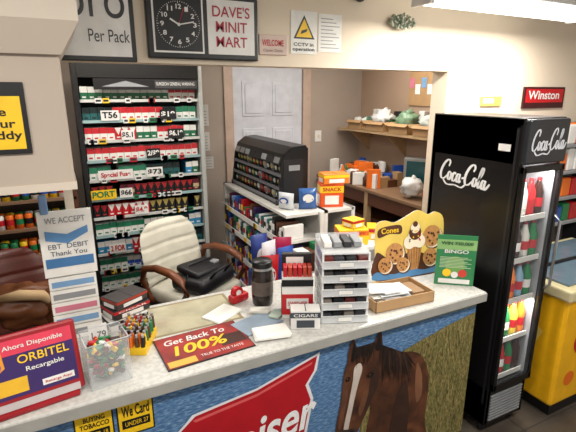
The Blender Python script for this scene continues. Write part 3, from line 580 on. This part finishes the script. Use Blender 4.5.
text(so,'Get Back To',(-.02,.065,.0062),.26,.04,WHITE,rot=FZ,shear=.2,bold=.015); text(so,'100%',(-.03,-.01,.0062),.23,.07,YEL,rot=FZ,shear=.2,bold=.02); text(so,'TRUE TO THE TASTE',(.05,-.085,.0062),.18,.016,WHITE,rot=FZ)
random.seed(4)
for q,(x,y,rz,m,sz,dz) in enumerate(((.69,1.675,14,mat((140,156,172),.7),(.20,.13),0),(.705,1.56,-12,PAPER,(.15,.10),.0085),(.58,1.83,30,PAPER,(.16,.11),.001),(.74,1.77,-30,mat((214,210,200),.7),(.09,.05),.008),(.80,1.70,40,mat((176,190,176),.7),(.08,.05),.009))):
    s=M('folded_newspaper'); a,b_=sz
    for i in range(2+q%2): s.box((.003*i,.002*i,.0015+.003*i),(a,b_,.0025),m,rot=(0,0,R(2*i)))
    zt=.0046+.003*(q%2)
    for i in range(7):
        for cc in (-1,0,1):
            if random.random()<.85: s.bx(cc*a*.3-a*.13,cc*a*.3+a*.13-random.random()*.01,-b_*.4+i*b_*.1,-b_*.4+i*b_*.1+.004,zt,zt+.0004,GREY)
    s.bx(-a*.4,a*.35,b_*.32,b_*.43,zt,zt+.0004,mat((50,66,110),.5)); s.bx(a*.05,a*.4,-b_*.1,b_*.2,zt+.0004,zt+.0008,random.choice([DARK,mat((90,110,130),.5)])); s.done((x,y,T+dz),R(rz))
# dark glass jar with lid
s=M('tinted_glass_jar'); JG=mat((44,36,34),.12,name='tinted_jar_glass',var=.4,scale=20); s.lathe([(0,0),(.044,0),(.05,.01),(.052,.05),(.052,.15),(.047,.175),(.044,.185)],(0,0,0),JG); s.lathe([(.048,.18),(.049,.22),(.044,.228),(0,.228)],(0,0,0),BLACK)
s.lathe([(.0527,.06),(.0527,.13)],(0,0,0),mat((96,84,78),.5,var=.3,scale=30)); s.lathe([(.0492,.186),(.0497,.192),(.0492,.198)],(0,0,0),SILVER); s.done((.795,1.85,T),R(-40))
s=M('tape_dispenser'); s.box((0,0,.02),(.10,.05,.04),RED,.01); s.cyl((-.01,0,.05),.03,.025,RED,20,rot=(R(90),0,0)); s.cyl((-.01,0,.05),.015,.03,WHITE,16,rot=(R(90),0,0)); s.done((.70,1.93,T),R(20))
s=M('cigarillo_display_box'); s.bx(-.07,.07,-.055,.055,0,.20,WHITE); s.bx(-.071,.071,-.057,-.055,.02,.12,RED); s.bx(-.073,-.07,-.05,.05,.02,.13,mat((30,30,34),.4)); s.bx(-.05,.05,-.0585,-.057,.05,.10,WHITE)
s.box((0,.04,.24),(.14,.03,.09),mat((30,28,30),.4),.004); s.bx(-.05,.03,.022,.025,.225,.27,WHITE)
for i in range(6):
    s.box((-.055+i*.022,-.015,.215),(.018,.06,.06),random.choice([RED,DARK,mat((180,60,40),.4),WHITE]),.002)
s.bx(-.071,.071,-.060,-.0,.16,.19,BLACK); so=s.done((.90,1.69,T),R(-25)); text(so,'SWISHER',(0,-.0595,.075),.09,.02,RED,bold=.02)
carton('cigar_box',(.875,1.565,T),(.13,.07,.09),WHITE,mat((60,66,74),.4),'CIGARS',R(-25),WHITE)
# drawer organizer: frosted drawers
s=M('acrylic_drawer_organizer'); w_,d_,h_=.21,.22,.33; EW=mat((232,234,234),.3)
s.bx(-w_/2,-w_/2+.004,-d_/2,d_/2,0,h_,FROST); s.bx(w_/2-.004,w_/2,-d_/2,d_/2,0,h_,FROST); s.bx(-w_/2,w_/2,d_/2-.004,d_/2,0,h_,FROST); s.bx(-w_/2,w_/2,-d_/2,d_/2,h_-.006,h_,FROST)
for (a,b_) in ((-1,-1),(1,-1),(-1,1),(1,1)): s.box((a*(w_/2-.003),b_*(d_/2-.003),h_/2),(.008,.008,h_),EW)
random.seed(8)
for i in range(5):
    z=.006+i*.065
    s.bx(-w_/2,w_/2,-d_/2-.005,d_/2,z-.004,z,EW); s.bx(-w_/2,w_/2,-d_/2-.012,-d_/2-.008,z-.004,z+.03,FROST); s.bx(-w_/2,w_/2,-d_/2-.012,-d_/2-.008,z+.027,z+.031,EW); s.bx(-w_/2,w_/2,-d_/2-.012,-d_/2-.008,z-.004,z,EW)
    s.bx(-.03,.03,-d_/2-.0135,-d_/2-.012,z+.006,z+.022,PAPER)
    for sd in (-1,1): s.bx(sd*w_/2-.002,sd*w_/2+.002,-d_/2,d_/2,z-.004,z+.008,EW)
    for j in range(4):
        s.box((-.076+j*.051,-.0,z+.020),(.046,.19,.028+.010*random.random()),random.choice([DARK,mat((84,80,80),.4),mat((110,40,36),.4),mat((56,56,64),.4),mat((150,140,130),.4)]),.004,rot=(0,0,random.uniform(-.05,.05)))
s.bx(-w_/2,w_/2,d_/2-.004,d_/2,h_,h_+.025,FROST)
for j in range(4): s.box((-.07+j*.045,.02,h_+.014),(.035,.12,.026),random.choice([WHITE,GREY,DARK,PAPER]),.003)
s.done((1.09,1.615,T),R(-22))
s=M('cardboard_tray'); x,y,h=.34,.2,.055; s.bx(-x/2,x/2,-y/2,y/2,0,.004,CARD)
for (a,b_,c_,d2) in ((-x/2,-x/2+.005,-y/2,y/2),(x/2-.005,x/2,-y/2,y/2),(-x/2,x/2,-y/2,-y/2+.005),(-x/2,x/2,y/2-.005,y/2)): s.bx(a,b_,c_,d2,0,h,CARD)
for i in range(9): s.box((-.06+.02*(i%4),.0+.01*(i%3),.012+.006*i),(.15,.11,.003),PAPER if i%3 else mat((190,195,200),.6),rot=(0,R(random.uniform(-4,4)),R(random.uniform(-18,18))))
s.box((.11,0,.03),(.07,.12,.035),mat((150,120,90),.6),.004); s.done((1.40,1.60,T),R(-4))
# ice cream sign
s=M('ice_cream_poster_board'); YB=mat((232,202,96),.45,name='poster_yellow',var=.12,scale=6); CHO=mat((84,46,26),.45,var=.25); WAF=mat((190,136,78),.5,var=.2,scale=60); VAN=mat((238,226,202),.5)
pts=smooth_pts([(-.22,0),(-.05,0),(.21,0),(.222,.15),(.225,.31),(.17,.355),(.12,.345),(.05,.375),(-.03,.345),(-.10,.32),(-.16,.335),(-.215,.31),(-.222,.15)],True,4)
s.xz(pts,0,YB); s.raw([(p_[0],.004,p_[1]) for p_ in pts][::-1],[tuple(range(len(pts)))],WHITE)
n=len(pts); s.raw([(p_[0],0,p_[1]) for p_ in pts]+[(p_[0],.004,p_[1]) for p_ in pts],[(i,i+n,(i+1)%n+n,(i+1)%n) for i in range(n)],WHITE)
s.xz(smooth_pts([(-.215,.005),(.205,.005),(.21,.12),(.15,.10),(.08,.13),(0,.15),(-.08,.10),(-.15,.13),(-.215,.16)]),-.001,CHO)
s.xz(smooth_pts([(-.212,.008),(.20,.008),(.205,.045),(.10,.03),(0,.05),(-.10,.03),(-.214,.055)]),-.0015,mat((84,140,190),.45))
s.xz([(.0,.04),(.055,.04),(.085,.19),(-.025,.19)],-.002,WAF)
for i in range(5): s.xz([(-.015+i*.02,.19),(-.012+i*.02,.19),(.005+i*.012,.04),(.003+i*.012,.04)],-.0025,BROWN)
for (px,pz,rr,cm) in ((-.005,.20,.038,VAN),(.06,.20,.038,VAN),(.03,.22,.05,VAN),(.03,.25,.04,CHO),(.03,.278,.03,VAN),(.03,.30,.016,CHO)): s.disc(px,pz,rr,-.003-.0004*int(pz*50),cm)
for i in range(12): s.disc(.027+.035*math.cos(i*2.2),.235+.03*math.sin(i*1.7),.005,-.011,[RED,BROWN,YEL][i%3],8)
def sandwich(cx,cz,rr,y):
    s.disc(cx+.012,cz-.012,rr,y,CHO); s.disc(cx+.006,cz-.006,rr*.97,y-.0005,VAN); s.disc(cx,cz,rr*.95,y-.001,WAF)
    for i in range(9): s.disc(cx+rr*.7*math.cos(i*2.4)*((i%3+1)/3),cz+rr*.7*math.sin(i*2.4)*((i%3+1)/3),rr*.12,y-.0015,CHO,8)
sandwich(.145,.22,.065,-.003); sandwich(.135,.10,.052,-.003); sandwich(-.10,.15,.06,-.003); sandwich(-.165,.09,.045,-.006); sandwich(-.05,.08,.042,-.006)
s.xz(smooth_pts([(-.20,.245),(-.13,.26),(-.06,.255),(-.06,.30),(-.13,.305),(-.20,.29)]),-.003,CHO); s.box((0,.05,.1),(.05,.1,.003),WHITE,rot=(R(60),0,0)); so=s.done((1.66,1.775,T+.003),R(-6),R(-6)); text(so,'Cones',(-.13,-.005,.278),.11,.03,YEL,bold=.02)
s=M('green_flyer_stand'); G1=mat((48,128,78),.45,name='flyer_green'); s.box((0,0,.14),(.20,.004,.28),G1); s.bx(-.10,.10,-.003,-.002,.20,.255,mat((140,184,116),.45)); s.disc(0,.115,.05,-.004,mat((110,160,84),.5)); s.disc(.04,.07,.022,-.005,mat((200,60,50),.5)); s.disc(-.04,.07,.022,-.005,YEL); s.disc(.0,.06,.018,-.0055,WHITE)
for i in range(8): s.bx(-.08,.08-.02*(i%3),-.0058,-.0055,.10+i*.008,.103+i*.008,mat((190,214,170),.5))
s.bx(-.08,.08,-.005,-.003,.01,.035,WHITE); s.bx(-.08,.08,0,.06,0,.003,G1); so=s.done((1.80,1.59,T),R(-38)); text(so,'WIN $50,000',(0,-.006,.235),.16,.022,mat((20,80,44),.5),bold=.02); text(so,'BINGO',(0,-.006,.19),.12,.02,WHITE,bold=.02)
# camera
cd=bpy.data.cameras.new('camera'); cd.lens=28; cd.sensor_width=36; cd.clip_start=.02
co=bpy.data.objects.new('camera',cd); SC.collection.objects.link(co); co.location=(0,0,1.97); co.rotation_euler=(R(74.6),0,R(-26.8)); SC.camera=co
SC.view_settings.view_transform='Standard'
